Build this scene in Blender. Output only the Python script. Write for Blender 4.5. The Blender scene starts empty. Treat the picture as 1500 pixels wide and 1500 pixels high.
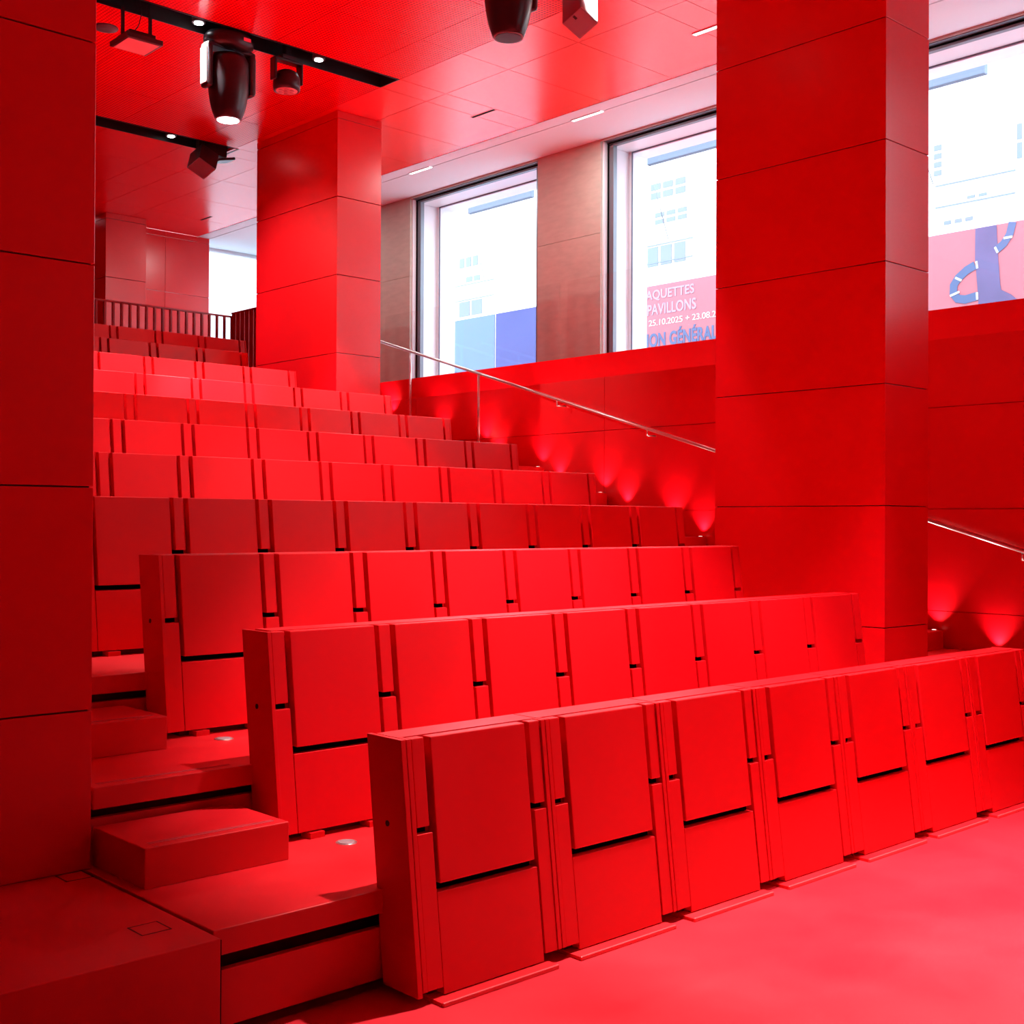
import bpy, bmesh, math, random
from mathutils import Vector, Matrix
random.seed(4)
R = math.radians
H = 1.675                                  # camera height above the stage floor
scene = bpy.context.scene
COL = scene.collection

# ------------------------------------------------------------------ camera
TH, PITCH, ROLL, FPX, CY = 0.8212, 0.0074, 0.0045, 1821.24, 748.28
cam_d = bpy.data.cameras.new('camera')
cam = bpy.data.objects.new('camera', cam_d)
COL.objects.link(cam)
F0 = Vector((math.cos(TH), math.sin(TH), 0)); R0 = Vector((math.sin(TH), -math.cos(TH), 0)); U0 = Vector((0, 0, 1))
F2 = F0 * math.cos(PITCH) + U0 * math.sin(PITCH)
U2 = U0 * math.cos(PITCH) - F0 * math.sin(PITCH)
R3 = R0 * math.cos(ROLL) + U2 * math.sin(ROLL)
U3 = U2 * math.cos(ROLL) - R0 * math.sin(ROLL)
m = Matrix((R3, U3, -F2)).transposed().to_4x4()
m.translation = Vector((0, 0, H))
cam.matrix_world = m
cam_d.sensor_fit = 'HORIZONTAL'
cam_d.sensor_width = 36
cam_d.lens = FPX / 1500 * 36
cam_d.shift_y = (750 - CY) / 1500
cam_d.clip_start = 0.05; cam_d.clip_end = 300
scene.camera = cam

# ------------------------------------------------------------------ view, world
scene.view_settings.view_transform = 'Standard'
scene.view_settings.look = 'None'
scene.view_settings.exposure = 0.46
scene.view_settings.gamma = 1.0
scene.view_settings.use_curve_mapping = False
world = bpy.data.worlds.new('overcast_sky'); scene.world = world
world.use_nodes = True
bg = world.node_tree.nodes['Background']
bg.inputs['Color'].default_value = (0.80, 0.91, 1.06, 1)
bg.inputs['Strength'].default_value = 4.6

# ------------------------------------------------------------------ lights of the room
def spot(name, loc, target, power, cone, blend=0.6, color=(1, 0.97, 0.93), r=0.06):
    d = bpy.data.lights.new(name, 'SPOT'); d.energy = power; d.spot_size = R(cone); d.spot_blend = blend
    d.color = color; d.shadow_soft_size = r
    o = bpy.data.objects.new(name, d); COL.objects.link(o)
    o.location = loc
    o.rotation_euler = (Vector(target) - Vector(loc)).to_track_quat('-Z', 'Y').to_euler()
    return o
CZ = 4.40 + H                                # ceiling height
L = CZ - 0.06
# (x, y) of the lamp in a ceiling track, target, power, cone
# downlights of the tracks, all pointing straight down: track y -> (lamp x, power)
TRACK_LAMPS = {
    0.51: [(5.2, 1450), (6.6, 1250)],
    3.66: [(4.7, 1600), (5.85, 1500)],
    6.81: [(4.4, 800), (5.8, 1150), (7.2, 1000)],
    9.96: [(4.2, 1200), (5.446, 1300), (6.717, 1100)],
    13.11: [(4.2, 60), (6.83, 60)],
}
for ty, lst in TRACK_LAMPS.items():
    for lx, pw in lst:
        spot('track_spot_light', (lx, ty, L), (lx, ty + .25, 0), pw, 60 if ty == 9.96 else 52, 0.45)
spot('track_spot_light', (4.2, 13.11, L), (7.65, 11.7, 3.9), 600, 44, 0.9)  # unseen spot added to brighten the left face of the back column

# ------------------------------------------------------------------ materials
def mat(name, base, rough=0.5, metal=0.0, spec=0.5, noise=0.0, nscale=6.0, bump=0.0, emis=None, estr=0.0, rnoise=0.0, stretch=(1,1,1), coat=0.0):
    m = bpy.data.materials.new(name); m.use_nodes = True
    nt = m.node_tree; b = nt.nodes['Principled BSDF']
    b.inputs['Base Color'].default_value = (*base, 1); b.inputs['Roughness'].default_value = rough
    b.inputs['Metallic'].default_value = metal; b.inputs['Specular IOR Level'].default_value = spec
    b.inputs['Coat Weight'].default_value = coat
    if noise or bump or rnoise:
        g = nt.nodes.new('ShaderNodeNewGeometry'); mp = nt.nodes.new('ShaderNodeMapping')
        mp.inputs['Scale'].default_value = stretch
        n = nt.nodes.new('ShaderNodeTexNoise'); n.inputs['Scale'].default_value = nscale; n.inputs['Detail'].default_value = 5
        nt.links.new(g.outputs['Position'], mp.inputs['Vector']); nt.links.new(mp.outputs[0], n.inputs['Vector'])
        if noise:
            r = nt.nodes.new('ShaderNodeMapRange')
            r.inputs['From Min'].default_value = 0.3; r.inputs['From Max'].default_value = 0.7
            r.inputs['To Min'].default_value = 1 - noise; r.inputs['To Max'].default_value = 1 + noise
            v = nt.nodes.new('ShaderNodeVectorMath'); v.operation = 'SCALE'
            v.inputs[0].default_value = base
            nt.links.new(n.outputs['Fac'], r.inputs['Value']); nt.links.new(r.outputs[0], v.inputs['Scale'])
            nt.links.new(v.outputs[0], b.inputs['Base Color'])
        if rnoise:
            r = nt.nodes.new('ShaderNodeMapRange')
            r.inputs['From Min'].default_value = 0.3; r.inputs['From Max'].default_value = 0.7
            r.inputs['To Min'].default_value = rough - rnoise; r.inputs['To Max'].default_value = rough + rnoise
            nt.links.new(n.outputs['Fac'], r.inputs['Value']); nt.links.new(r.outputs[0], b.inputs['Roughness'])
        if bump:
            bp = nt.nodes.new('ShaderNodeBump'); bp.inputs['Strength'].default_value = bump; bp.inputs['Distance'].default_value = 0.01
            nt.links.new(n.outputs['Fac'], bp.inputs['Height']); nt.links.new(bp.outputs[0], b.inputs['Normal'])
    if emis:
        b.inputs['Emission Color'].default_value = (*emis, 1); b.inputs['Emission Strength'].default_value = estr
    return m
RED = (0.68, 0.0012, 0.006)
M_red = mat('red_lacquered_wood', RED, 0.40, spec=0.28, noise=0.05, nscale=1.5, rnoise=0.04, stretch=(1, 1, .3))
M_floor = mat('red_resin_floor', (0.68, 0.009, 0.020), 0.40, noise=0.08, nscale=1.3, rnoise=0.08)
M_tread = mat('red_deck_board', (0.68, 0.003, 0.009), 0.42, noise=0.08, nscale=2.2, rnoise=0.06)
M_wall = mat('red_wall_panel', RED, 0.27, spec=0.5, noise=0.04, nscale=1.2)
M_ceil = mat('red_ceiling_panel', (0.88, 0.002, 0.009), 0.26)
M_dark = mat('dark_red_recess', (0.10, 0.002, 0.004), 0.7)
M_black = mat('black_metal', (0.012, 0.011, 0.013), 0.45)
M_blackp = mat('black_plastic', (0.02, 0.017, 0.022), 0.35)
M_grey = mat('grey_paint', (0.30, 0.32, 0.37), 0.45)
M_silver = mat('silver_trim', (0.62, 0.64, 0.66), 0.3, metal=0.7)
M_steel = mat('brushed_steel', (0.62, 0.60, 0.60), 0.3, metal=0.95)
M_alu = mat('aluminium_frame', (0.20, 0.23, 0.26), 0.4, metal=0.6)
M_reveal = mat('white_reveal', (0.78, 0.80, 0.84), 0.3)
M_white = mat('white_plaster', (0.74, 0.84, 0.88), 0.7)
M_stone = mat('beige_stone', (0.45, 0.41, 0.35), 0.75, noise=0.07, nscale=9, bump=0.05, stretch=(1, .6, 2))
M_detector = mat('dark_grey_plastic', (0.06, 0.05, 0.06), 0.6)
M_slot = mat('matt_black_slot', (0.004, 0.003, 0.003), 1.0, spec=0.0)  # for real slots and seals; also paints shade in seat and platform gaps
M_plate = mat('lit_red_plate_edge', (0.80, 0.05, 0.06), 0.35)  # lighter red paints the light on the base plate noses
M_lid = mat('brushed_lid', (0.45, 0.42, 0.45), 0.4, metal=0.6, noise=.2, nscale=60)
M_grip = mat('worn_grip_strip', (0.55, 0.07, 0.09), 0.35)
M_facade = mat('white_facade', (0.86, 0.87, 0.88), 0.8)
M_fwin = mat('facade_window_glass', (0.13, 0.165, 0.20), 0.4)
M_beam = mat('facade_dark_beam', (0.13, 0.17, 0.24), 0.6)
M_street = mat('street_paving', (0.55, 0.55, 0.56), 0.9, noise=.1)
M_pblue = mat('light_blue_poster', (0.105, 0.165, 0.30), 0.7)
M_pviolet = mat('periwinkle_poster', (0.052, 0.062, 0.21), 0.7, noise=.08, nscale=1.2)
M_ppink = mat('pink_poster', (0.48, 0.145, 0.175), 0.7)
M_ppurple = mat('purple_ink', (0.13, 0.10, 0.22), 0.7, noise=.1, nscale=2)
M_pslate = mat('slate_blue_ink', (0.09, 0.13, 0.26), 0.7)
M_pwhite = mat('white_ink', (0.6,0.6,0.6), 0.7)
M_plilac = mat('pale_lilac_ink', (0.38, 0.28, 0.36), 0.7)
M_rail = mat('dark_red_metal', (0.36, 0.004, 0.012), 0.4)
M_lamp = mat('lamp_lens', (1, 1, 1), 0.3, emis=(0.95, 0.97, 1.0), estr=9)
M_line = mat('ceiling_light_diffuser', (1, 1, 1), 0.3, emis=(1, 1, 1), estr=3.0)
M_up = mat('uplight_lens', (1, 1, 1), 0.3, emis=(1, .55, .5), estr=2.5)
M_pinklens = mat('pale_lens', (0.75, 0.55, 0.57), 0.25)
M_display = mat('red_display', (0.05, 0, 0), 0.3, emis=(1, 0.02, 0.04), estr=0.6)

def glass():
    m = bpy.data.materials.new('clear_glass'); m.use_nodes = True
    nt = m.node_tree; nt.nodes.clear()
    o = nt.nodes.new('ShaderNodeOutputMaterial'); mx = nt.nodes.new('ShaderNodeMixShader')
    t = nt.nodes.new('ShaderNodeBsdfTransparent'); t.inputs[0].default_value = (0.985, 0.99, 0.99, 1)
    g = nt.nodes.new('ShaderNodeBsdfGlossy'); g.inputs['Roughness'].default_value = 0.02
    lw = nt.nodes.new('ShaderNodeLayerWeight'); lw.inputs['Blend'].default_value = 0.5
    pw = nt.nodes.new('ShaderNodeMath'); pw.operation = 'POWER'; pw.inputs[1].default_value = 5
    f = nt.nodes.new('ShaderNodeMath'); f.operation = 'MULTIPLY_ADD'; f.inputs[1].default_value = 0.9; f.inputs[2].default_value = 0.02
    nt.links.new(lw.outputs['Facing'], pw.inputs[0]); nt.links.new(pw.outputs[0], f.inputs[0])
    nt.links.new(f.outputs[0], mx.inputs[0]); nt.links.new(t.outputs[0], mx.inputs[1]); nt.links.new(g.outputs[0], mx.inputs[2])
    nt.links.new(mx.outputs[0], o.inputs[0])
    return m
M_glass = glass()

M_frost = bpy.data.materials.new('frosted_glass'); M_frost.use_nodes = True
_nt = M_frost.node_tree; _nt.nodes.clear()
_o = _nt.nodes.new('ShaderNodeOutputMaterial'); _t = _nt.nodes.new('ShaderNodeBsdfTranslucent'); _t.inputs[0].default_value = (0.62, 0.64, 0.66, 1)
_nt.links.new(_t.outputs[0], _o.inputs[0])

def perforated():
    m = mat('red_perforated_panel', (0.88, 0.002, 0.009), 0.26)
    nt = m.node_tree; b = nt.nodes['Principled BSDF']
    g = nt.nodes.new('ShaderNodeNewGeometry')
    s = nt.nodes.new('ShaderNodeVectorMath'); s.operation = 'SCALE'; s.inputs['Scale'].default_value = 1 / 0.034
    fr = nt.nodes.new('ShaderNodeVectorMath'); fr.operation = 'FRACTION'
    sb = nt.nodes.new('ShaderNodeVectorMath'); sb.operation = 'SUBTRACT'; sb.inputs[1].default_value = (.5, .5, 0)
    mu = nt.nodes.new('ShaderNodeVectorMath'); mu.operation = 'MULTIPLY'; mu.inputs[1].default_value = (1, 1, 0)
    ln = nt.nodes.new('ShaderNodeVectorMath'); ln.operation = 'LENGTH'
    lt = nt.nodes.new('ShaderNodeMath'); lt.operation = 'LESS_THAN'; lt.inputs[1].default_value = 0.33
    mx = nt.nodes.new('ShaderNodeMix'); mx.data_type = 'RGBA'
    mx.inputs['A'].default_value = (0.88, 0.0015, 0.008, 1); mx.inputs['B'].default_value = (0.36, 0.001, 0.004, 1)
    sp = nt.nodes.new('ShaderNodeMath'); sp.operation = 'MULTIPLY_ADD'; sp.inputs[1].default_value = -0.5; sp.inputs[2].default_value = 0.5
    nt.links.new(lt.outputs[0], sp.inputs[0]); nt.links.new(sp.outputs[0], b.inputs['Specular IOR Level'])
    nt.links.new(g.outputs['Position'], s.inputs[0]); nt.links.new(s.outputs[0], fr.inputs[0])
    nt.links.new(fr.outputs[0], sb.inputs[0]); nt.links.new(sb.outputs[0], mu.inputs[0]); nt.links.new(mu.outputs[0], ln.inputs[0])
    nt.links.new(ln.outputs['Value'], lt.inputs[0]); nt.links.new(lt.outputs[0], mx.inputs['Factor'])
    nt.links.new(mx.outputs['Result'], b.inputs['Base Color'])
    return m
M_perf = perforated()

# ------------------------------------------------------------------ helpers
def box(bm, x0, x1, y0, y1, z0, z1, bev=0.0, shear=None, rot=None):
    vs = [bm.verts.new((x, y, z)) for x in (x0, x1) for y in (y0, y1) for z in (z0, z1)]
    idx = [(0, 1, 3, 2), (4, 6, 7, 5), (0, 4, 5, 1), (2, 3, 7, 6), (0, 2, 6, 4), (1, 5, 7, 3)]
    fs = [bm.faces.new([vs[i] for i in f]) for f in idx]
    if bev:
        es = list({e for f in fs for e in f.edges})
        r = bmesh.ops.bevel(bm, geom=es, offset=bev, segments=2, affect='EDGES', profile=0.5)
        vs = list({v for f in r['faces'] for v in f.verts} | {v for v in vs if v.is_valid})
    if rot:
        c, mtx = rot
        c = Vector(c)
        for v in vs: v.co = mtx @ (v.co - c) + c
    if shear:
        for v in vs: v.co.y += shear * v.co.z
    return vs

def cyl(bm, p0, p1, r0, r1=None, seg=24, caps=True):
    p0 = Vector(p0); p1 = Vector(p1); r1 = r0 if r1 is None else r1
    d = (p1 - p0).normalized()
    a = d.orthogonal().normalized(); b = d.cross(a)
    A = [bm.verts.new(p0 + (a * math.cos(2 * math.pi * i / seg) + b * math.sin(2 * math.pi * i / seg)) * r0) for i in range(seg)]
    B = [bm.verts.new(p1 + (a * math.cos(2 * math.pi * i / seg) + b * math.sin(2 * math.pi * i / seg)) * r1) for i in range(seg)]
    for i in range(seg):
        j = (i + 1) % seg
        f = bm.faces.new((A[i], A[j], B[j], B[i])); f.smooth = True
    if caps:
        bm.faces.new(list(reversed(A))); bm.faces.new(B)

def lathe(bm, prof, seg=36, sx=1.0, sy=1.0, c=(0, 0, 0)):
    rings = []
    for r, z in prof:
        rings.append([bm.verts.new((c[0] + sx * r * math.cos(2 * math.pi * i / seg), c[1] + sy * r * math.sin(2 * math.pi * i / seg), c[2] + z)) for i in range(seg)])
    for A, B in zip(rings, rings[1:]):
        for i in range(seg):
            j = (i + 1) % seg
            f = bm.faces.new((A[i], A[j], B[j], B[i])); f.smooth = True
    bm.faces.new(list(reversed(rings[0]))); bm.faces.new(rings[-1])

def tube(bm, pts, r, seg=12):
    for a, b in zip(pts, pts[1:]): cyl(bm, a, b, r, seg=seg)

def obj(name, bm, m, parent=None, loc=None):
    bmesh.ops.recalc_face_normals(bm, faces=bm.faces)
    me = bpy.data.meshes.new(name); bm.to_mesh(me); bm.free()
    me.materials.append(m)
    o = bpy.data.objects.new(name, me); COL.objects.link(o)
    if parent: o.parent = parent
    if loc: o.location = loc
    return o

def tag(o, label=None, cat=None, group=None, kind=None):
    if label: o['label'] = label
    if cat: o['category'] = cat
    if group: o['group'] = group
    if kind: o['kind'] = kind
    return o

def thing(name, loc, label, cat, group=None, rz=0):
    o = bpy.data.objects.new(name, None); COL.objects.link(o)
    o.location = loc; o.rotation_euler = (0, 0, rz); o.empty_display_size = 0.1
    return tag(o, label, cat, group)

def part(name, m, parent, *boxes, **kw):
    bm = bmesh.new()
    for b in boxes: box(bm, *b, **kw)
    return obj(name, bm, m, parent)

def struct(name, m, *boxes, **kw):
    bm = bmesh.new()
    for b in boxes: box(bm, *b, **kw)
    return tag(obj(name, bm, m), kind='structure')

def copy_tree(o, parent=None):
    c = o.copy(); COL.objects.link(c); c.parent = parent
    for ch in o.children: copy_tree(ch, c)
    return c
ORD = ['', 'front', 'second', 'third', 'fourth', 'fifth', 'sixth', 'seventh', 'eighth', 'ninth', 'tenth', 'eleventh']
NTH = ['last', 'second', 'third', 'fourth', 'fifth', 'sixth', 'seventh', 'eighth', 'ninth']

# ------------------------------------------------------------------ grid of the stand
RISE, PITCHY = 0.2945, 0.982
def TZ(n): return 0.365 + RISE * (n - 2)          # top of the deck that carries row n
def TY(n): return 3.56 + 0.982 * (n - 2)          # its front edge
XL, XR, XW = 2.05, 7.36, 9.55                      # left edge of the stand, window-side wall
SEAM = [-0.712 + 0.838 * i + H for i in range(-1, 8)]

# ------------------------------------------------------------------ setting: floor, walls
struct('floor', M_floor, (-6, 9.9, -5, 3.60, -0.12, 0), (-6, 9.9, 3.60, 18.3, -0.12, -0.02))
def paneled(xa, xb, ya, yb, z0, z1, seams, axis, g=0.006, vseams=()):
    """boxes stacked between seam heights with open joints in front of a core"""
    out = []
    zs = [z0] + [s for s in seams if z0 + .02 < s < z1 - .02] + [z1]
    for a, b in zip(zs, zs[1:]):
        a2 = a + (g / 2 if a != z0 else 0); b2 = b - (g / 2 if b != z1 else 0)
        vs = [ya] + list(vseams) + [yb] if axis == 'x' else [xa] + list(vseams) + [xb]
        for c, d in zip(vs, vs[1:]):
            c2 = c + (g / 2 if c != vs[0] else 0); d2 = d - (g / 2 if d != vs[-1] else 0)
            out.append((xa, xb, c2, d2, a2, b2) if axis == 'x' else (c2, d2, ya, yb, a2, b2))
    return out
# red lower wall on the window side with its coping band and deep sill
bm = bmesh.new()
ZS, ZB = 1.752 + H, 1.525 + H
for b in paneled(XW, XW + .04, -5, 17.4, -.08, ZB, SEAM, 'x', vseams=[-2.9, 0.2, 3.3, 8.85, 12.0, 15.1]): box(bm, *b)
box(bm, XW + .03, XW + .12, -5, 17.4, -.08, ZB)
prof = [(XW, ZB), (XW - .11, ZS), (10.5, ZS), (10.5, ZS - .12), (XW + .12, ZS - .12), (XW + .12, ZB)]
A = [bm.verts.new((x, -5, z)) for x, z in prof]; B = [bm.verts.new((x, 17.95, z)) for x, z in prof]
for i in range(len(prof)):
    j = (i + 1) % len(prof); bm.faces.new((A[i], A[j], B[j], B[i]))
bm.faces.new(A); bm.faces.new(list(reversed(B)))
tag(obj('wall_right', bm, M_wall), kind='structure')
# stone wall between the windows
XS = 10.435
WIN = [(14.30, 16.78), (10.78, 13.26), (7.26, 9.74), (3.74, 6.22), (0.22, 2.70), (-3.30, -0.82)]
ZT = 4.378 + H
bm = bmesh.new()
ys = [16.88] + [v for (a, b) in WIN for v in (b, a)] + [-5]
for i in range(0, len(ys), 2):
    hi, lo = ys[i], ys[i + 1]
    for b in paneled(XS, XS + .05, lo, hi, ZS, CZ, [1.9 + H, 3.33 + H], 'x', g=0.004): box(bm, *b)
    box(bm, XS + .04, XS + .78, lo, hi, ZS - .1, CZ + .3)
for (a, b) in WIN: box(bm, XS, XS + .78, a, b, ZT, CZ + .3)
tag(obj('wall_window_side', bm, M_stone), kind='structure')
# lower outer wall under the windows
struct('wall_outer_base', M_stone, (10.50, XS + .55, -5, 17.95, -.1, ZS - .03))
# remaining shell (out of frame, closes the room)
struct('wall_left', M_wall, *paneled(-6.1, -6, -5, 17.4, 0, CZ, SEAM, 'x'))
struct('wall_front', M_wall, (-6.1, XS + .5, -5.1, -5, 0, CZ + .3))
bm = bmesh.new()
for b in paneled(-6, 7.74, 17.4, 17.5, 0, CZ, SEAM, 'y'): box(bm, *b)
for b in paneled(8.42, 9.72, 17.4, 17.5, 0, CZ, SEAM, 'y', vseams=[8.98]): box(bm, *b)
box(bm, 7.6, 8.5, 17.62, 17.7, 0, CZ)
tag(obj('wall_back', bm, M_wall), kind='structure')
struct('wall_back_white', M_white, (11.10, 11.3, 17.95, 18.05, 0, CZ + .02), (9.60, 9.72, 17.5, 18.05, 0, CZ + .02), (9.72, 11.10, 17.95, 18.05, 0, 2.5))
w = struct('window_6', M_reveal, (9.72, 9.75, 17.95, 18.05, 2.5, CZ - .03), (11.06, 11.10, 17.95, 18.05, 2.5, CZ - .03), (9.75, 11.06, 17.95, 18.05, CZ - .05, CZ + .02))
part_pane = bmesh.new(); box(part_pane, 9.75, 11.06, 17.99, 18.0, 2.5, CZ - .05)
obj('pane', part_pane, M_frost, w)

# ceiling
tracksY = [(-2.80, -2.48), (0.35, 0.67), (3.50, 3.82), (6.65, 6.97), (9.80, 10.12), (12.95, 13.28)]
EDGE, XP = 9.53, 7.57
bmP = bmesh.new(); bmS = bmesh.new()
ybr = []
g = 0.003
prev = -5.0
xs_p = [-6, -4.2, -3.26, -2.32, -1.38, -.44, .5, 1.44, 2.38, 3.32, 4.26, 5.20, 6.14, 7.08, XP]
def fill(bmx, xs, y0, y1):
    for a, b in zip(xs, xs[1:]): box(bmx, a + g, b - g, y0 + g, y1 - g, CZ, CZ + .03)
segs = [(-5, -2.80)] + [(t[1], u[0]) for t, u in zip(tracksY, tracksY[1:])] + [(13.28, 17.4)]
for (a, b) in segs:
    n = max(1, round((b - a) / .935))
    for i in range(n):
        y0, y1 = a + (b - a) * i / n, a + (b - a) * (i + 1) / n
        fill(bmP if b < 13.2 else bmS, xs_p, y0, y1)
        fill(bmS, [XP, 8.17, EDGE], y0, y1)
for (a, b) in tracksY: fill(bmS, [XP, 8.17, EDGE], a, b)
box(bmS, -6, EDGE, -5, 17.4, CZ + .30, CZ + .36)
tag(obj('ceiling', bmS, M_ceil), kind='structure')
tag(obj('ceiling_perforated', bmP, M_perf), kind='structure')
struct('ceiling_white', M_white, (EDGE, 9.715, -5, 18.0, CZ, CZ + .05), (9.73, XS + .02, -5, 18.0, CZ, CZ + .05), (EDGE, XS, -5, 18, CZ + .05, CZ + .1))
struct('ceiling_white_end', M_white, (XS + .02, 11.2, 16.88, 18.0, CZ, CZ + .05))
struct('wall_end_return', M_white, (11.1, 11.2, 16.88, 18.0, 0, CZ))
struct('trim_1', M_white, (EDGE - .02, EDGE, -5, 17.4, CZ - .004, CZ + .10))

# ------------------------------------------------------------------ windows
for i, (a, b) in enumerate(WIN[:5]):
    n = i + 1
    zr = ZT - .045                      # underside of the reveal
    w = struct('window_%d' % n, M_reveal,
               (XS + .03, XS + .78, b - .025, b, ZS, ZT), (XS + .03, XS + .78, a, a + .025, ZS, ZT),
               (XS + .15, XS + .78, a + .025, b - .025, zr, ZT), (XS + .03, XS + .80, a, b, ZS - .03, ZS + .002))
    part('window_frame', M_alu, w, (XS + .09, XS + .15, b - .115, b - .03, ZS, ZT - .03), (XS + .09, XS + .15, a + .03, a + .115, ZS, ZT - .03),
         (XS + .09, XS + .15, a + .03, b - .03, ZT - .05, ZT - .012), (XS + .02, XS + .09, a + .03, b - .03, ZT - .010, ZT - .001), bev=0.003)
    part('frame_seal', M_slot, w, (XS + .075, XS + .09, b - .048, b - .036, ZS, ZT - .03), (XS + .075, XS + .09, a + .03, b - .03, ZT - .026, ZT - .018))
    part('outer_frame', M_reveal, w, (XS + .46, XS + .50, b - .085, b - .025, ZS, zr), (XS + .46, XS + .50, a + .025, a + .085, ZS, zr),
         (XS + .46, XS + .50, a + .085, b - .085, zr - .02, zr))
    part('glazing_bead', M_beam, w, (XS + .45, XS + .46, b - .085, b - .070, ZS, zr), (XS + .45, XS + .46, a + .03, b - .07, zr - .012, zr))
    part('pane', M_glass, w, (XS + .475, XS + .481, a + .03, b - .03, ZS, ZT - .03))

# ------------------------------------------------------------------ street outside
S0 = 0.9
struct('floor_street', M_street, (11.0, 45, -20, 60, S0 - .2, S0))
fb = thing('facade_building', (24, 20, S0), 'bright white building facade across the street behind the posters', 'building')
bm = bmesh.new(); box(bm, 0, 2, -30, 30, 0, 22)
obj('wall', bm, M_facade, fb)
def fwin(y, z, w, h, cols=2, rows=2):
    bm = bmesh.new()
    for i in range(cols):
        for j in range(rows):
            box(bm, -.02, .02, y - 20 - w / 2 + w * i / cols + .04, y - 20 - w / 2 + w * (i + 1) / cols - .04,
                z - S0 + H + h * j / rows + .03, z - S0 + H + h * (j + 1) / rows - .03)
    obj('window', bm, M_fwin, fb)
for (y, z, w, h, c, r) in [(27.7, 7.5, .9, .35, 3, 1), (27.5, 7.05, .7, .22, 2, 1), (27.6, 6.05, 1.1, .5, 2, 1),
                           (20.1, 8.15, 1.2, .45, 3, 2), (20.0, 7.5, 1.1, .35, 3, 2), (20.15, 6.45, 1.3, .55, 3, 1),
                           (12.85, 7.2, .25, .7, 1, 4), (11.12, 7.2, .18, .75, 1, 2), (12.0, 6.6, .5, .12, 2, 1), (12.4, 6.15, .7, .14, 3, 1)]:
    fwin(y, z, w, h, c, r)
bm = bmesh.new()
for zz in (5.9, 6.55, 7.0):
    for y0, y1 in ((26.6, 28.3), (19.3, 20.8), (11.2, 12.9)): box(bm, -.03, 0, y0 - 20, y1 - 20, zz + H - S0, zz + H - S0 + .03)
obj('ledge', bm, M_fwin, fb)
for i, (y0, y1, lab) in enumerate([(13.02, 14.42, 'grey-blue beam hung outside the left window, sloping in view'),
                                   (9.2, 10.81, 'grey-blue beam hung outside the middle window'),
                                   (6.15, 7.1, 'grey-blue beam hung outside the right window with a thin cable')]):
    t = thing('shade_beam', (12.5, (y0 + y1) / 2, 4.79 + H), lab, 'beam', 'beams hung outside the windows')
    hw = (y1 - y0) / 2
    part('beam', M_beam, t, (-.04, .04, -hw, hw, -.06, .06), bev=.008)
    bm = bmesh.new(); cyl(bm, (0, hw + .12, .35), (0, hw - .35, -1.1), .006, seg=8)
    cyl(bm, (0, hw - .1, .06), (0, hw - .1, 3), .006, seg=8)
    obj('cable', bm, M_alu, t)

def text(body, y_left, z, width, height, m, parent, x=-0.012, depth=0.004, bold=0.0):
    cu = bpy.data.curves.new('lettering', 'FONT'); cu.body = body; cu.extrude = depth; cu.offset = bold; cu.space_character = 1.0 + bold * 1.2
    to = bpy.data.objects.new('tmp', cu); COL.objects.link(to)
    bpy.context.view_layer.update()
    me = bpy.data.meshes.new_from_object(to); COL.objects.unlink(to); bpy.data.objects.remove(to)
    xs = [v.co.x for v in me.vertices]; ysv = [v.co.y for v in me.vertices]
    x0, x1, y0, y1 = min(xs), max(xs), min(ysv), max(ysv)
    for v in me.vertices:
        u = (v.co.x - x0) / (x1 - x0) * width; w = (v.co.y - y0) / (y1 - y0) * height
        v.co = Vector((x + v.co.z, y_left - u, z + w))
    me.name = 'lettering'; me.materials.clear(); me.materials.append(m)
    o = bpy.data.objects.new('lettering', me); COL.objects.link(o); o.parent = parent
    return o
PX = 16.0
ptop = 4.0 + H; pz0 = 1.5 + H
def poster(y0, y1, m, label):
    t = thing('street_poster', (PX, (y0 + y1) / 2, S0), label, 'poster')
    hw = (y1 - y0) / 2
    part('sheet', m, t, (-.008, .008, -hw, hw, pz0 - S0, ptop - S0))
    part('backing_frame', M_facade, t, (.01, .06, -hw, hw, 0.0, ptop - S0), bev=.006)
    return t
zz = H - S0
t = poster(17.70, 19.3, M_pblue, 'light blue street poster seen through the left window, left half')
text('Grand', .42, 2.86 + zz, .44, .14, M_pslate, t)
t = poster(15.6, 17.66, M_pviolet, 'periwinkle blue street poster seen through the left window, right half')
t = poster(11.0, 15.3, M_ppink, 'pink street poster with slate lettering seen through the middle window')
c = 13.15
text('MAQUETTES', 14.02 - c, 3.735 + zz, 1.19, .185, M_plilac, t, bold=.02)
text('ET PAVILLONS', 14.12 - c, 3.50 + zz, 1.33, .185, M_plilac, t, bold=.02)
text('25.10.2025 + 23.08.2026', 13.80 - c, 3.32 + zz, 1.66, .10, M_pwhite, t)
text('EXPOSITION GÉNÉRALE', 14.74 - c, 2.96 + zz, 2.49, .29, M_pslate, t, bold=.035)
t = poster(5.2, 10.6, M_ppink, 'pink street poster with purple trunk and slate tubes, through the right window')
cyp = (5.2 + 10.6) / 2
def flat(parent, m, pts, x, name):
    bm = bmesh.new()
    A = [bm.verts.new((x, y - cyp, z + zz)) for y, z in pts]; B = [bm.verts.new((x - .004, y - cyp, z + zz)) for y, z in pts]
    bm.faces.new(A); bm.faces.new(list(reversed(B)))
    for i in range(len(pts)):
        j = (i + 1) % len(pts); bm.faces.new((A[i], A[j], B[j], B[i]))
    obj(name, bm, m, parent)
flat(t, M_ppurple, [(8.016, 3.995), (7.72, 3.995), (7.70, 3.6), (7.67, 3.2), (7.655, 3.12), (7.52, 3.04), (7.40, 2.93), (7.96, 2.80), (7.985, 3.2), (8.02, 3.6)], -.012, 'trunk_shape')
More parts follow.
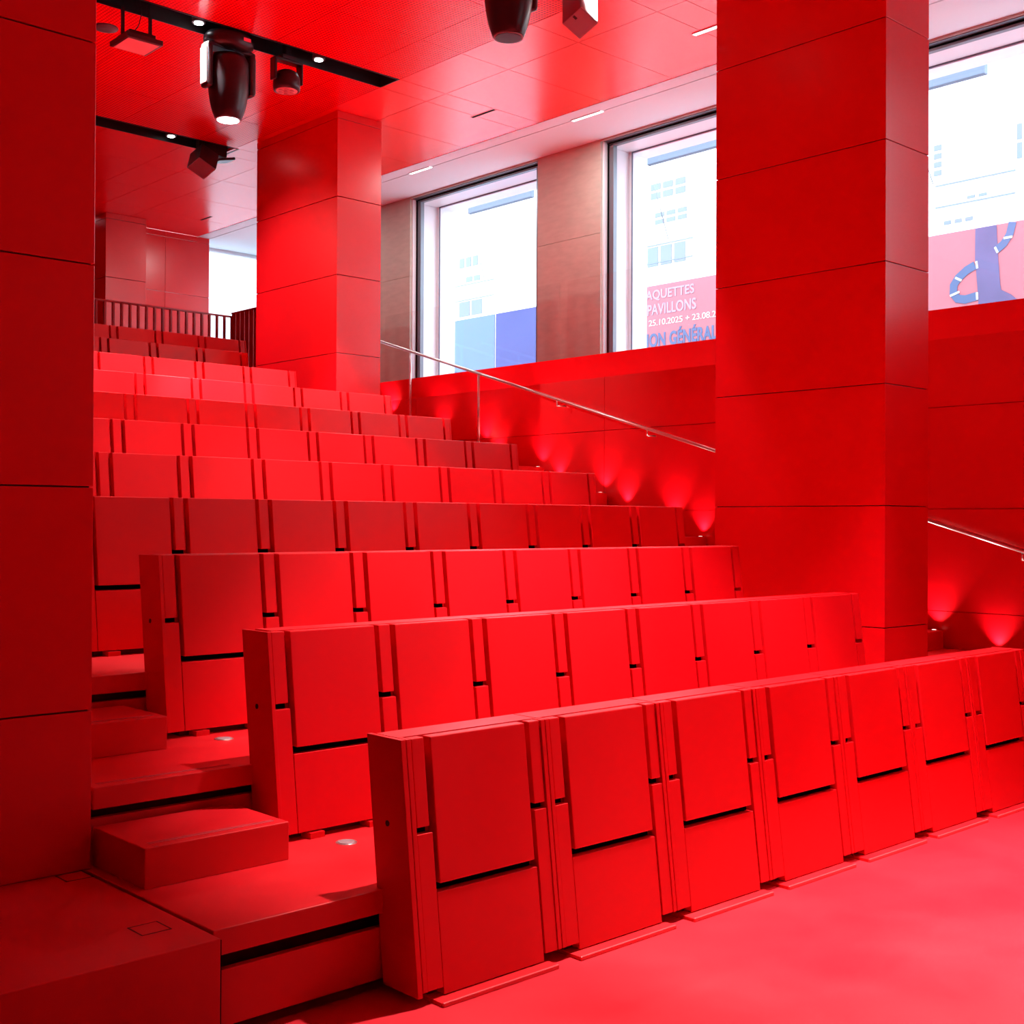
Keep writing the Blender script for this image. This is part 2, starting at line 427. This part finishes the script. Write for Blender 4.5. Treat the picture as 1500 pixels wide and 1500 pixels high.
def ribbon(pts, w, x, m, name):
    P = [Vector((y, z)) for y, z in pts]; Lf, Rt = [], []
    for i, p in enumerate(P):
        d = (P[min(i + 1, len(P) - 1)] - P[max(i - 1, 0)]).normalized(); nrm = Vector((-d.y, d.x)) * w / 2
        Lf.append(tuple(p + nrm)); Rt.append(tuple(p - nrm))
    flat(t, m, Lf + Rt[::-1], x, name)
ribbon([(8.02, 3.50), (8.14, 3.45), (8.26, 3.36), (8.325, 3.27), (8.33, 3.16), (8.27, 3.08), (8.16, 3.055), (7.99, 3.08)], .115, -.013, M_pslate, 'tube_shape')
ribbon([(7.72, 3.66), (7.62, 3.73), (7.54, 3.84), (7.50, 3.995)], .105, -.013, M_pslate, 'tube_shape')
for a, b in [((8.0, 3.55), (7.985, 3.45)), ((8.30, 3.37), (8.21, 3.32)), ((8.375, 3.13), (8.24, 3.17)), ((7.99, 3.13), (7.985, 3.03)), ((7.74, 3.70), (7.70, 3.62)), ((7.62, 3.80), (7.50, 3.80))]:
    ribbon([a, b], .03, -.018, M_pwhite, 'tube_band')

# ------------------------------------------------------------------ glass guards on the sill
for i, (a, b) in enumerate(WIN[:4]):
    lab = ['frameless glass guard on the sill at the far white end', 'frameless glass guard on the sill before the left window with blue posters',
           'frameless glass guard on the sill before the middle window', 'frameless glass guard on the sill at the right window'][i]
    t = thing('glass_guard', (XS - .07, (a + b) / 2, ZS), lab, 'glass guard', 'glass guards on the sill')
    hw = (b - a) / 2 + .45
    part('pane', M_glass, t, (-.006, .006, -hw, hw, 0.0, 1.07))
    part('bottom_clip', M_steel, t, (-.015, .015, -hw + .1, -hw + .2, 0, .05), (-.015, .015, hw - .2, hw - .1, 0, .05))

# ------------------------------------------------------------------ columns
def column(x0, x1, y0, y1, z0, label):
    t = thing('column', ((x0 + x1) / 2, (y0 + y1) / 2, z0), label, 'column')
    hx, hy = (x1 - x0) / 2, (y1 - y0) / 2
    bm = bmesh.new()
    zs = [0] + [s - z0 for s in SEAM if z0 + .05 < s < CZ - .05] + [CZ - z0]
    for a, b in zip(zs, zs[1:]):
        box(bm, -hx, hx, -hy, hy, a + .003, b - .003, bev=.003)
    obj('cladding', bm, M_wall, t)
    part('core', M_dark, t, (-hx + .012, hx - .012, -hy + .012, hy - .012, 0, CZ - z0))
    return t
column(1.47, 2.035, 4.5, 5.95, TZ(2), 'dark red panelled column at the far left edge, standing on the platform')
column(7.65, 8.235, 4.48, 5.93, TZ(2), 'tall red panelled column standing right of the second and third rows')
column(7.65, 8.235, 10.98, 12.60, TZ(9), 'red panelled column rising behind the eighth row, left of the windows')
column(7.80, 8.42, 16.9, 17.39, TZ(12), 'shallow red panelled pier on the far back wall')

# ------------------------------------------------------------------ platform at left
t = thing('stage_platform', (0, 5, 0), 'large low red platform at the bottom left, in front of the dark column', 'platform')
bm = bmesh.new(); box(bm, -5.99, 2.00, -1.52, 6, .0, TZ(2), bev=.003)
obj('deck', bm, M_tread, t)
part('platform_gap_shade', M_slot, t, (2.0, 2.014, -1.50, -.52, 0, TZ(2) - .012))  # black filler strip, paints the shade in the gap beside the deck
for (x, y) in ((1.88, 3.72), (1.95, 4.45)):
    bm = bmesh.new()
    x -= 0; y -= 5
    s = .052
    for b in ((x - s, x + s, y - s, y - s + .004), (x - s, x - s + .004, y - s, y + s), (x - s, x + s, y + s - .004, y + s), (x + s - .004, x + s, y - s, y + s)):
        box(bm, *b, TZ(2) - .01, TZ(2) + .0012)
    o = obj('floor_box_joint', bm, M_dark, t)
    part('floor_box_lid', M_tread, t, (x - s + .006, x + s - .006, y - s + .006, y + s - .006, TZ(2) - .01, TZ(2) + .001))

# ------------------------------------------------------------------ decks of the stand
for n in range(2, 12):
    z, y0 = TZ(n), TY(n); y1 = TY(n + 1) + .03
    xl = 2.018 if n == 2 else XL
    if n >= 3: xl = 2.06
    t = thing('seating_deck', (5.5, y0, z), 'red deck carrying the %s row of folded seats' % ORD[n], 'deck', 'stepped decks of the seating stand')
    a, b = xl - 5.5, XW - .02 - 5.5
    d = y1 - y0
    bm = bmesh.new()
    cols = [(7.64, 8.245, 4.47, 5.94), (7.64, 8.245, 10.97, 12.61)]
    hit = [c for c in cols if c[2] < y0 + d and c[3] > y0]
    if not hit: box(bm, a, b, 0, d, -.085, 0, bev=.004)
    else:
        c = hit[0]
        box(bm, a, c[0] - 5.5, 0, d, -.085, 0, bev=.004); box(bm, c[1] - 5.5, b, 0, d, -.085, 0, bev=.004)
        if c[2] > y0: box(bm, c[0] - 5.5, c[1] - 5.5, 0, c[2] - y0, -.085, 0)
        if c[3] < y0 + d: box(bm, c[0] - 5.5, c[1] - 5.5, c[3] - y0, d, -.085, 0)
    obj('tread', bm, M_tread, t)
    hz = RISE if n > 2 else .365
    if n == 2:
        part('riser_board', M_tread, t, (a, b, .02, .05, -.365 + .04, -.14), bev=.003)
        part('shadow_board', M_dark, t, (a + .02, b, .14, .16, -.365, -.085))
    else:
        part('riser_board', M_tread, t, (a, b, .03, .06, -hz + .001, -.125))
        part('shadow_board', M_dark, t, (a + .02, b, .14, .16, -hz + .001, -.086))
bm_ = None
t = thing('upper_landing', (0, TY(12) + .1, TZ(12)), 'red landing behind the top row at the back', 'landing')
part('deck', M_tread, t, (2.06, XW - .02, 0, 17.28 - TY(12), -.2, 0))
part('upstand', M_wall, t, (2.06, 8.33, 14.16 - TY(12), 14.22 - TY(12), 0, 2.33 + H - TZ(12)))

# half steps
def step_block(x0, x1, n, label, dep=.425):
    yb = TY(n + 1) - .001; yf = yb - dep; z = TZ(n)
    t = thing('step_block', ((x0 + x1) / 2, (yf + yb) / 2, z), label, 'step', 'intermediate steps in the aisles')
    hx, hy = (x1 - x0) / 2, dep / 2
    part('block', M_tread, t, (-hx, hx, -hy, hy, 0, RISE / 2), bev=.004)
    part('grip_strip', M_grip, t, (-hx + .04, hx - .04, -hy + .045, -hy + .053, RISE / 2, RISE / 2 + .0015), (-hx + .04, hx - .04, -hy + .062, -hy + .068, RISE / 2, RISE / 2 + .0015))
step_block(2.06, 2.66, 2, 'low red step block in the left aisle before the second row')
step_block(2.07, 2.655, 3, 'low red step block in the left aisle beside the third row')
step_block(2.07, 2.72, 4, 'low red step block in the left aisle beside the fourth row')
for n in (3, 4, 5, 6, 7, 8, 9):
    step_block(8.30, 9.50, n, 'low red step block in the window aisle above the %s deck' % ORD[n], .49 + .05 * (n - 3))
for n in (3,):
    t = thing('grip_tape', (2.4, TY(n) + .05, TZ(n)), 'thin worn grip line along the edge of the third deck', 'grip strip')
    part('strip', M_grip, t, (-.30, .28, 0, .005, 0, .0015), (-.30, .28, .015, .019, 0, .0015))

# ------------------------------------------------------------------ folded seats
LEAN = 0.125
SW, SH = 0.55, 0.823
def build_seat():
    """seat of the rows on the decks: local x 0..SW between arm centres, front face at y=0"""
    t = thing('folding_seat', (0, 0, 0), '', 'seat', 'folded seats of the stand')
    s = dict(shear=LEAN)
    zt = SH
    part('seat_body', M_red, t, (-.0, SW, .052, .18, .0, zt), **s)
    part('seat_panel', M_red, t, (.057, SW - .057, 0, .046, .345, zt - .002), bev=.0035, **s)
    part('lower_panel', M_red, t, (.042, SW - .042, .004, .048, .0, .318), bev=.002, **s)
    part('armrest', M_red, t, (-.031, .031, .004, .044, zt - .295, zt - .001), bev=.003, **s)
    part('arm_post', M_red, t, (-.038, .038, .003, .05, 0, zt - .318), bev=.002, **s)
    part('seat_gap_shade', M_slot, t, (.059, SW - .059, .030, .0515, .321, .344), (-.03, .03, .030, .0515, zt - .3175, zt - .2955), **s)  # black strips painting the shade below the seat panel and armrest
    part('mounting_bracket', M_red, t, (.09, .16, -.012, .06, -.03, -.006))
    part('mounting_bracket', M_red, t, (SW - .16, SW - .09, -.012, .06, -.03, -.006))
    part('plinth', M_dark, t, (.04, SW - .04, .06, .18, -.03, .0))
    return t
def end_parts(t, x, side, h, first, lean, hole=True):
    """side panel (and closing armrest at the right-hand end) of a row"""
    s = dict(shear=lean)
    if side < 0:
        sp = part('side_panel', M_red, t, (x - .052, x - .034, 0.0, .20, 0, h), bev=.002, **s)
        bm = bmesh.new(); zz_ = h * .62
        yy = .115 + lean * zz_
        cyl(bm, (x - .0535, yy, zz_), (x - .05, yy, zz_), .011, seg=16)
        obj('lock_hole', bm, M_black, sp)
    else:
        part('armrest', M_red, t, (x - .031, x + .031, .004, .044, h - .295, h - .001), bev=.003, **s)
        part('arm_post', M_red, t, (x - .038, x + .038, .003, .05, 0, h - .318), bev=.002, **s)
        part('side_panel', M_red, t, (x + .0385, x + .052, 0.01, .20, 0, h), bev=.002, **s)
proto = build_seat()
used = False
ends = {2: 7.205, 3: 7.22, 4: 7.79, 5: 7.80, 6: 7.80, 7: 7.82, 8: 7.84, 9: 7.31, 10: 7.31, 11: 7.87}
count = {2: 8, 3: 8, 4: 9, 5: 9, 6: 9, 7: 8, 8: 7, 9: 5, 10: 5, 11: 5}
for k in range(2, 12):
    for j in range(count[k]):                       # j = 0 at the window-side end
        x = ends[k] - SW * (j + 1)
        if used: t = copy_tree(proto0)
        else:
            proto0 = proto; t = proto; used = True
        t.location = (x, 3.36 + PITCHY * (k - 1) - .012, TZ(k) + .03)
        where = 'at the window-side end' if j == 0 else '%s from its window-side end' % NTH[j]
        t['label'] = 'folded red seat in the %s row from the stage, %s' % (ORD[k], where)
        t['group'] = 'folded seats in the %s row' % ORD[k]
        if k == 2 and j == 0: pass
# closing parts are added after all copies are made
bpy.context.view_layer.update()
byrow = {}
for o in list(COL.objects):
    if o.name.startswith('folding_seat') and o.parent is None:
        byrow.setdefault(o['group'], []).append(o)
for g_, lst in byrow.items():
    lst.sort(key=lambda o: o.location.x)
    end_parts(lst[-1], SW, 1, SH, False, LEAN)
    end_parts(lst[0], 0, -1, SH, True, LEAN)

# front row: seven separate modules standing on the floor
FW, FH = 0.685, 0.878
LF = 0.12
t0 = thing('folding_seat', (0, 0, 0), '', 'seat', 'folded seats in the front row')
s = dict(shear=LF)
part('seat_body', M_red, t0, (.004, FW - .004, .052, .18, .016, FH), **s)
part('seat_panel', M_red, t0, (.110, FW - .110, 0, .046, .365, FH - .002), bev=.0035, **s)
part('lower_panel', M_red, t0, (.097, FW - .097, .004, .048, -.012, .336), bev=.002, **s)
part('seat_gap_shade', M_slot, t0, (.112, FW - .112, .030, .0515, .339, .364), (.030, .082, .030, .0515, FH - .3325, FH - .3105), (FW - .082, FW - .030, .030, .0515, FH - .3325, FH - .3105), **s)  # shade in the panel and armrest gaps, painted as black strips
for (a, b) in ((.028, .084), (FW - .084, FW - .028)):
    part('armrest', M_red, t0, (a, b, .005, .044, FH - .310, FH - .001), bev=.003, **s)
    part('arm_post', M_red, t0, (a - .004, b + .010 if a < .3 else b + .004, .003, .05, .014, FH - .333), bev=.002, **s)
part('edge_lip', M_red, t0, (.002, .022, .0, .05, .014, FH), bev=.002, **s)
part('edge_lip', M_red, t0, (FW - .022, FW - .002, .0, .05, .014, FH), bev=.002, **s)
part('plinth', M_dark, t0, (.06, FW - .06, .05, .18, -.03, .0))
part('base_plate', M_tread, t0, (.045, FW - .075, -.046, .15, -.03, -.016))
part('plate_edge', M_plate, t0, (.045, FW - .075, -.056, -.046, -.03, -.014), bev=.003)  # lit nose of the plate, painted as a lighter strip
FX0 = 2.715
firsts = []
for j in range(7):
    t = t0 if j == 0 else copy_tree(t0)
    t.location = (FX0 + FW * j, 3.355, .03)
    where = 'nearest the left aisle steps' if j == 0 else ('at the cropped right edge' if j == 6 else '%s from the left aisle' % NTH[j])
    t['label'] = 'folded red seat unit standing on the floor, front row, %s' % where
    t['group'] = 'folded seats in the front row'
    firsts.append(t)
sp = part('side_panel', M_red, firsts[0], (-.022, -.001, 0, .20, 0, FH), bev=.002, **s)
bm = bmesh.new(); yy = .11 + LF * .575; cyl(bm, (-.024, yy, .575), (-.02, yy, .575), .011, seg=16); obj('lock_hole', bm, M_black, sp)
part('side_panel', M_red, firsts[6], (FW + .001, FW + .02, 0, .20, 0, FH), bev=.002, **s)

# round outlet lids set in the decks
for (x, y, n) in ((2.975, 4.18, 2), (2.975, 5.16, 3)):
    t = thing('floor_outlet', (x, y, TZ(n)), 'round steel outlet lid in the deck at the foot of the %s row' % ORD[n], 'outlet', 'round outlets in the decks')
    bm = bmesh.new(); cyl(bm, (0, 0, 0), (0, 0, .003), .045, .043, seg=32); obj('rim', bm, M_steel, t)
    bm = bmesh.new(); cyl(bm, (0, 0, .003), (0, 0, .005), .034, seg=32); obj('lid', bm, M_lid, t)

# ------------------------------------------------------------------ handrail
t = thing('handrail', (9.42, 8, TZ(6)), 'thin steel handrail sloping down the window-side wall', 'handrail')
bz = TZ(6)
def rz_(y): return 2.244 + H + (y - 12.482) * .3005
bm = bmesh.new()
tube(bm, [(0, 14.0 - 8, rz_(14.0) - bz), (0, 3.0 - 8, rz_(3.0) - bz)], .017, 16)
obj('rail', bm, M_steel, t)
for y, lo in ((13.2, 1.7), (11.95, TZ(10) ), (10.69, TZ(9))):
    bm = bmesh.new(); cyl(bm, (-.0, y - 8, lo - bz), (0, y - 8, rz_(y) - bz - .01), .015, seg=14); obj('post', bm, M_steel, t)
for y in (9.42, 8.15, 6.88, 5.61, 4.34, 3.3):
    bm = bmesh.new(); z = rz_(y) - bz
    tube(bm, [(0, y - 8, z), (0, y - 8, z - .07), (XW - 9.42, y - 8, z - .07)], .007, 10)
    obj('wall_bracket', bm, M_steel, t)

# ------------------------------------------------------------------ uplights washing the red wall from the aisle
for n in range(2, 12):
    for half in (0, 1):
        if n == 2 and half == 0: y, z = TY(2) + .3, TZ(2)
        elif half == 0: y, z = TY(n) + .045, TZ(n)
        else:
            if n > 9 or n == 2: continue
            y, z = TY(n + 1) - .49 - .05 * (n - 3) + .06, TZ(n) + RISE / 2
        x = XW - .055 if half == 0 else XW - .085
        where = 'on the %s deck' % ORD[n] if half == 0 else 'on the step above the %s deck' % ORD[n]
        t = thing('step_uplight', (x, y, z), 'small glowing uplight beside the window-side wall %s' % where, 'uplight', 'uplights along the window-side wall')
        bm = bmesh.new(); cyl(bm, (0, 0, 0), (0, 0, .006), .022, seg=20); obj('bezel', bm, M_steel, t)
        bm = bmesh.new(); cyl(bm, (0, 0, .006), (0, 0, .008), .016, seg=20); obj('lens', bm, M_up, t)
        lo = spot('uplight_beam', (x, y, z + .012), (XW + .01, y, z + .42), 18.0, 92, 1.0, (1, .80, .74), .012)

# ------------------------------------------------------------------ balustrade at the back
t = thing('slatted_balustrade', (7.4, 14.29, 2.33 + H), 'dark red slatted metal balustrade at the back behind the top row', 'balustrade')
oz = 2.33 + H
ztop = 2.66 + H - oz
part('top_rail', M_rail, t, (-5.3, .915, -.02, .02, ztop - .02, ztop))
part('bottom_rail', M_rail, t, (-5.3, .915, -.02, .02, 0, .02))
x = .915
while x > -5.3:
    part('slat', M_rail, t, (x - .012, x + .012, -.018, .018, .02, ztop - .02)); x -= .108
t = thing('slatted_balustrade', (8.315, 13.4, TZ(11)), 'dark red slatted balustrade returning toward the column at the back right', 'balustrade')
zt2 = 2.70 + H - TZ(11)
part('top_rail', M_rail, t, (-.02, .02, -.75, .87, zt2 - .02, zt2))
part('bottom_rail', M_rail, t, (-.02, .02, -.75, .87, .03, .05))
y = .85
while y > -.75:
    part('slat', M_rail, t, (-.008, .008, y - .065, y + .025, .04, zt2 - .02)); y -= .108

# ------------------------------------------------------------------ ceiling tracks
def lighting_track(y0, y1, x1, label, lamps, x0=-5.9):
    t = thing('lighting_track', ((x0 + x1) / 2, (y0 + y1) / 2, CZ), label, 'lighting track', 'recessed lighting tracks in the ceiling')
    hx, hy = (x1 - x0) / 2, (y1 - y0) / 2 - .004
    xc, yc = (x0 + x1) / 2, (y0 + y1) / 2
    part('channel', M_black, t, (-hx, hx, -hy, -hy + .012, -.004, .28), (-hx, hx, hy - .012, hy, -.004, .28), (-hx, hx, -hy, hy, .20, .28),
         (hx - .012, hx, -hy, hy, -.004, .28), (-hx, -hx + .012, -hy, hy, -.004, .28))
    bm = bmesh.new(); tube(bm, [(-hx + .02, -.05, .10), (hx - .06, -.05, .10)], .022, 12); obj('pipe', bm, M_blackp, t)
    bm = bmesh.new(); box(bm, -hx + .02, hx - .06, .05, .09, .14, .19); obj('power_rail', bm, M_blackp, t)
    for lx in lamps:
        bm = bmesh.new(); cyl(bm, (lx - xc, .0, .02), (lx - xc, .0, .20), .060, seg=28); d = obj('downlight', bm, M_black, t)
        bm = bmesh.new(); cyl(bm, (lx - xc, .0, .012), (lx - xc, .0, .0201), .040, seg=28); obj('lens', bm, M_lamp, d)
    return t
lighting_track(12.95, 13.28, 7.62, 'recessed black lighting track nearer the back, small lamp and black fixture', (6.83, 4.2))
lighting_track(9.80, 10.12, 7.57, 'recessed black lighting track in the upper left with moving heads below', (5.446, 6.717, 3.9))
lighting_track(6.65, 6.97, 7.57, 'recessed black lighting track above the upper frame edge', (5.2, 7.1))
lighting_track(3.50, 3.82, 7.57, 'recessed black lighting track over the front rows, above the frame', (4.0, 5.6))
lighting_track(0.35, 0.67, 7.57, 'recessed black lighting track over the stage floor, above the frame', (3.2, 4.8, 6.4))
lighting_track(-2.80, -2.48, 7.57, 'recessed black lighting track behind the camera', ())

# ------------------------------------------------------------------ stage fixtures
def moving_head(x, y, label, on):
    t = thing('moving_head_light', (x, y, CZ - .03), label, 'stage light', 'large moving heads hanging from the tracks')
    part('clamp', M_black, t, (-.05, .05, -.05, .05, 0, .16))
    bm = bmesh.new()
    lathe(bm, [(.10, .03), (.20, .015), (.235, -.03), (.235, -.075), (.20, -.11), (.12, -.13)], 40, 1.0, .78)
    obj('base', bm, M_blackp, t)
    part('display', M_display, t, (.05, .12, -.183, -.180, -.065, -.035))
    for sx in (-1, 1):
        bm = bmesh.new()
        vs = box(bm, sx * .215 - .03, sx * .215 + .03, -.07, .07, -.50, -.10, bev=.022)
        a = obj('yoke_arm', bm, M_blackp, t)
        part('arm_cover', M_silver if sx < 0 else M_grey, a, (sx * .247 - .006, sx * .247 + .006, -.055, .055, -.47, -.15), bev=.004)
    bm = bmesh.new(); box(bm, -.22, .22, -.07, .07, -.135, -.10, bev=.012); obj('yoke_bridge', bm, M_blackp, t)
    bm = bmesh.new()
    lathe(bm, [(.08, -.16), (.15, -.175), (.178, -.23), (.182, -.38), (.178, -.49), (.165, -.58), (.145, -.665), (.118, -.74), (.112, -.745), (.105, -.735)], 44)
    hd = obj('lamp_head', bm, M_blackp, t)
    bm = bmesh.new(); lathe(bm, [(.111, -.742), (.113, -.750), (.098, -.750), (.098, -.740)], 36); obj('lens_ring', bm, M_grey, hd)
    bm = bmesh.new(); cyl(bm, (0, 0, -.749), (0, 0, -.753), .096, seg=36); obj('lens', bm, M_lamp if on else M_black, hd)
    return t
moving_head(5.746, 9.96, 'big black moving head light, lit, hanging from the upper left track', True)
moving_head(6.28, 6.81, 'big black moving head light, unlit, cut by the top edge', False)
spot('moving_head_beam', (5.746, 9.96, CZ - .85), (5.85, 10.5, 2.6), 1500, 34, .7)

t = thing('wash_light', (6.361, 9.96, CZ - .02), 'small round black wash light right of the lit moving head', 'stage light')
part('clamp', M_black, t, (-.03, .03, -.03, .03, -.03, .18), (-.075, .075, -.05, .05, -.06, -.02), bev=.006)
part('yoke', M_blackp, t, (-.155, -.13, -.045, .045, -.27, -.06), (.13, .155, -.045, .045, -.27, -.06), (-.155, .155, -.045, .045, -.085, -.06), bev=.008)
bm = bmesh.new(); lathe(bm, [(.05, -.155), (.10, -.18), (.125, -.23), (.128, -.30), (.122, -.345), (.105, -.345)], 36); hd = obj('lamp_head', bm, M_blackp, t)
bm = bmesh.new(); cyl(bm, (0, 0, -.343), (0, 0, -.349), .100, seg=36); obj('front_glass', bm, M_pinklens, hd)
bm = bmesh.new()
for i in range(6):
    a = i * math.pi / 3; cyl(bm, (.06 * math.cos(a), .06 * math.sin(a), -.348), (.06 * math.cos(a), .06 * math.sin(a), -.353), .024, seg=16)
cyl(bm, (0, 0, -.348), (0, 0, -.353), .024, seg=16)
obj('led_lens', bm, M_lid, hd)

t = thing('flood_light', (4.859, 9.96, CZ), 'flat square black flood panel hanging on two rods in the upper left corner', 'stage light')
part('housing', M_blackp, t, (-.165, .165, -.165, .165, -.345, -.30), (-.12, .12, -.12, .12, -.30, -.255), bev=.008)
part('diffuser', M_pinklens, t, (-.14, .14, -.14, .14, -.349, -.343))
for sx in (-1, 1):
    part('hanging_rod', M_black, t, (sx * .125 - .012, sx * .125 + .012, -.012, .012, -.28, .2))
bm = bmesh.new()
tube(bm, [(.03, 0, .1), (.05, .01, -.05), (.02, .0, -.16), (-.02, .01, -.22), (.0, 0, -.26)], .004, 8); obj('cable', bm, M_black, t)

t = thing('projector_fixture', (7.25, 13.08, CZ), 'angular black box fixture hanging from the track nearer the back', 'stage light')
part('clamp', M_black, t, (-.10, .26, -.04, .04, -.10, .18))
rt = (Vector((0, 0, -.2)), Matrix.Rotation(R(24), 3, 'Y') @ Matrix.Rotation(R(-22), 3, 'X'))
bm = bmesh.new(); box(bm, -.15, .09, -.12, .12, -.33, -.10, bev=.006, rot=rt); obj('housing', bm, M_blackp, t)
bm = bmesh.new(); box(bm, -.148, .088, -.118, .118, -.338, -.329, bev=.003, rot=rt); obj('front_cover', bm, M_grey, t)
bm = bmesh.new(); box(bm, .12, .34, -.10, .10, -.16, -.13, bev=.004, rot=(Vector((.2, 0, -.14)), Matrix.Rotation(R(-14), 3, 'Y'))); obj('side_flap', bm, M_blackp, t)

t = thing('speaker', (7.05, 6.81, CZ + .04), 'grey angular loudspeaker tilted below the ceiling at the top edge', 'speaker')
part('bracket', M_black, t, (-.02, .02, -.02, .02, -.22, .2), (-.02, .14, -.02, .02, -.22, -.19))
rt = (Vector((0, 0, -.50)), Matrix.Rotation(R(-34), 3, Vector((.7071, -.7071, 0))))
bm = bmesh.new(); box(bm, -.10, .10, -.10, .10, -.50, -.12, bev=.005, rot=rt); obj('cabinet', bm, M_grey, t)
bm = bmesh.new(); box(bm, -.092, .092, -.104, -.100, -.49, -.14, rot=rt); obj('grille', bm, M_silver, t)
bm = bmesh.new(); box(bm, -.085, -.05, -.02, .0, -.503, -.499, rot=rt); obj('socket', bm, M_black, t)

# smoke detector, slots and linear downlights
t = thing('smoke_detector', (4.871, 10.584, CZ), 'dark round detector on the red ceiling at the left column', 'detector')
bm = bmesh.new(); lathe(bm, [(.05, -.022), (.10, -.012), (.11, 0)], 28); obj('cover', bm, M_detector, t)
for (x, y, L_, lab) in ((8.855, 10.0, .36, 'short dark slot in the red ceiling near the white strip'), (9.02, 16.25, .3, 'faint dark slot in the ceiling far at the back')):
    t = thing('ceiling_slot', (x, y, CZ), lab, 'ceiling slot')
    part('slot', M_slot, t, (-.018, .018, -L_ / 2, L_ / 2, -.002, .012))
    part('frame', M_ceil, t, (-.024, -.018, -L_ / 2, L_ / 2, -.003, .012), (.018, .024, -L_ / 2, L_ / 2, -.003, .012))
for (x, y0, y1, lab) in ((9.722, 11.95, 12.36, 'short bright linear lamp in the white ceiling strip, left one'), (9.722, 9.06, 9.50, 'short bright linear lamp in the white ceiling strip, right one'),
                         (8.79, 6.70, 7.07, 'bright linear lamp in the red ceiling beside the tall column'), (9.722, 6.1, 6.5, 'linear lamp in the white ceiling strip behind the tall column'), (9.722, 14.9, 15.3, 'linear lamp in the white ceiling strip at the far end, beside the back column')):
    t = thing('linear_lamp', (x, (y0 + y1) / 2, CZ), lab, 'ceiling lamp')
    hl = (y1 - y0) / 2
    d = bpy.data.lights.new('linear_lamp_light', 'AREA'); d.shape = 'RECTANGLE'; d.size = .04; d.size_y = hl * 2; d.energy = 22; d.color = (1, .97, .95)
    lo = bpy.data.objects.new('linear_lamp_light', d); COL.objects.link(lo); lo.location = (x, (y0 + y1) / 2, CZ - .012)
    part('diffuser', M_line, t, (-.022, .022, -hl, hl, -.006, .002))
    part('frame', M_white, t, (-.03, -.022, -hl, hl, -.008, .002), (.022, .03, -hl, hl, -.008, .002))
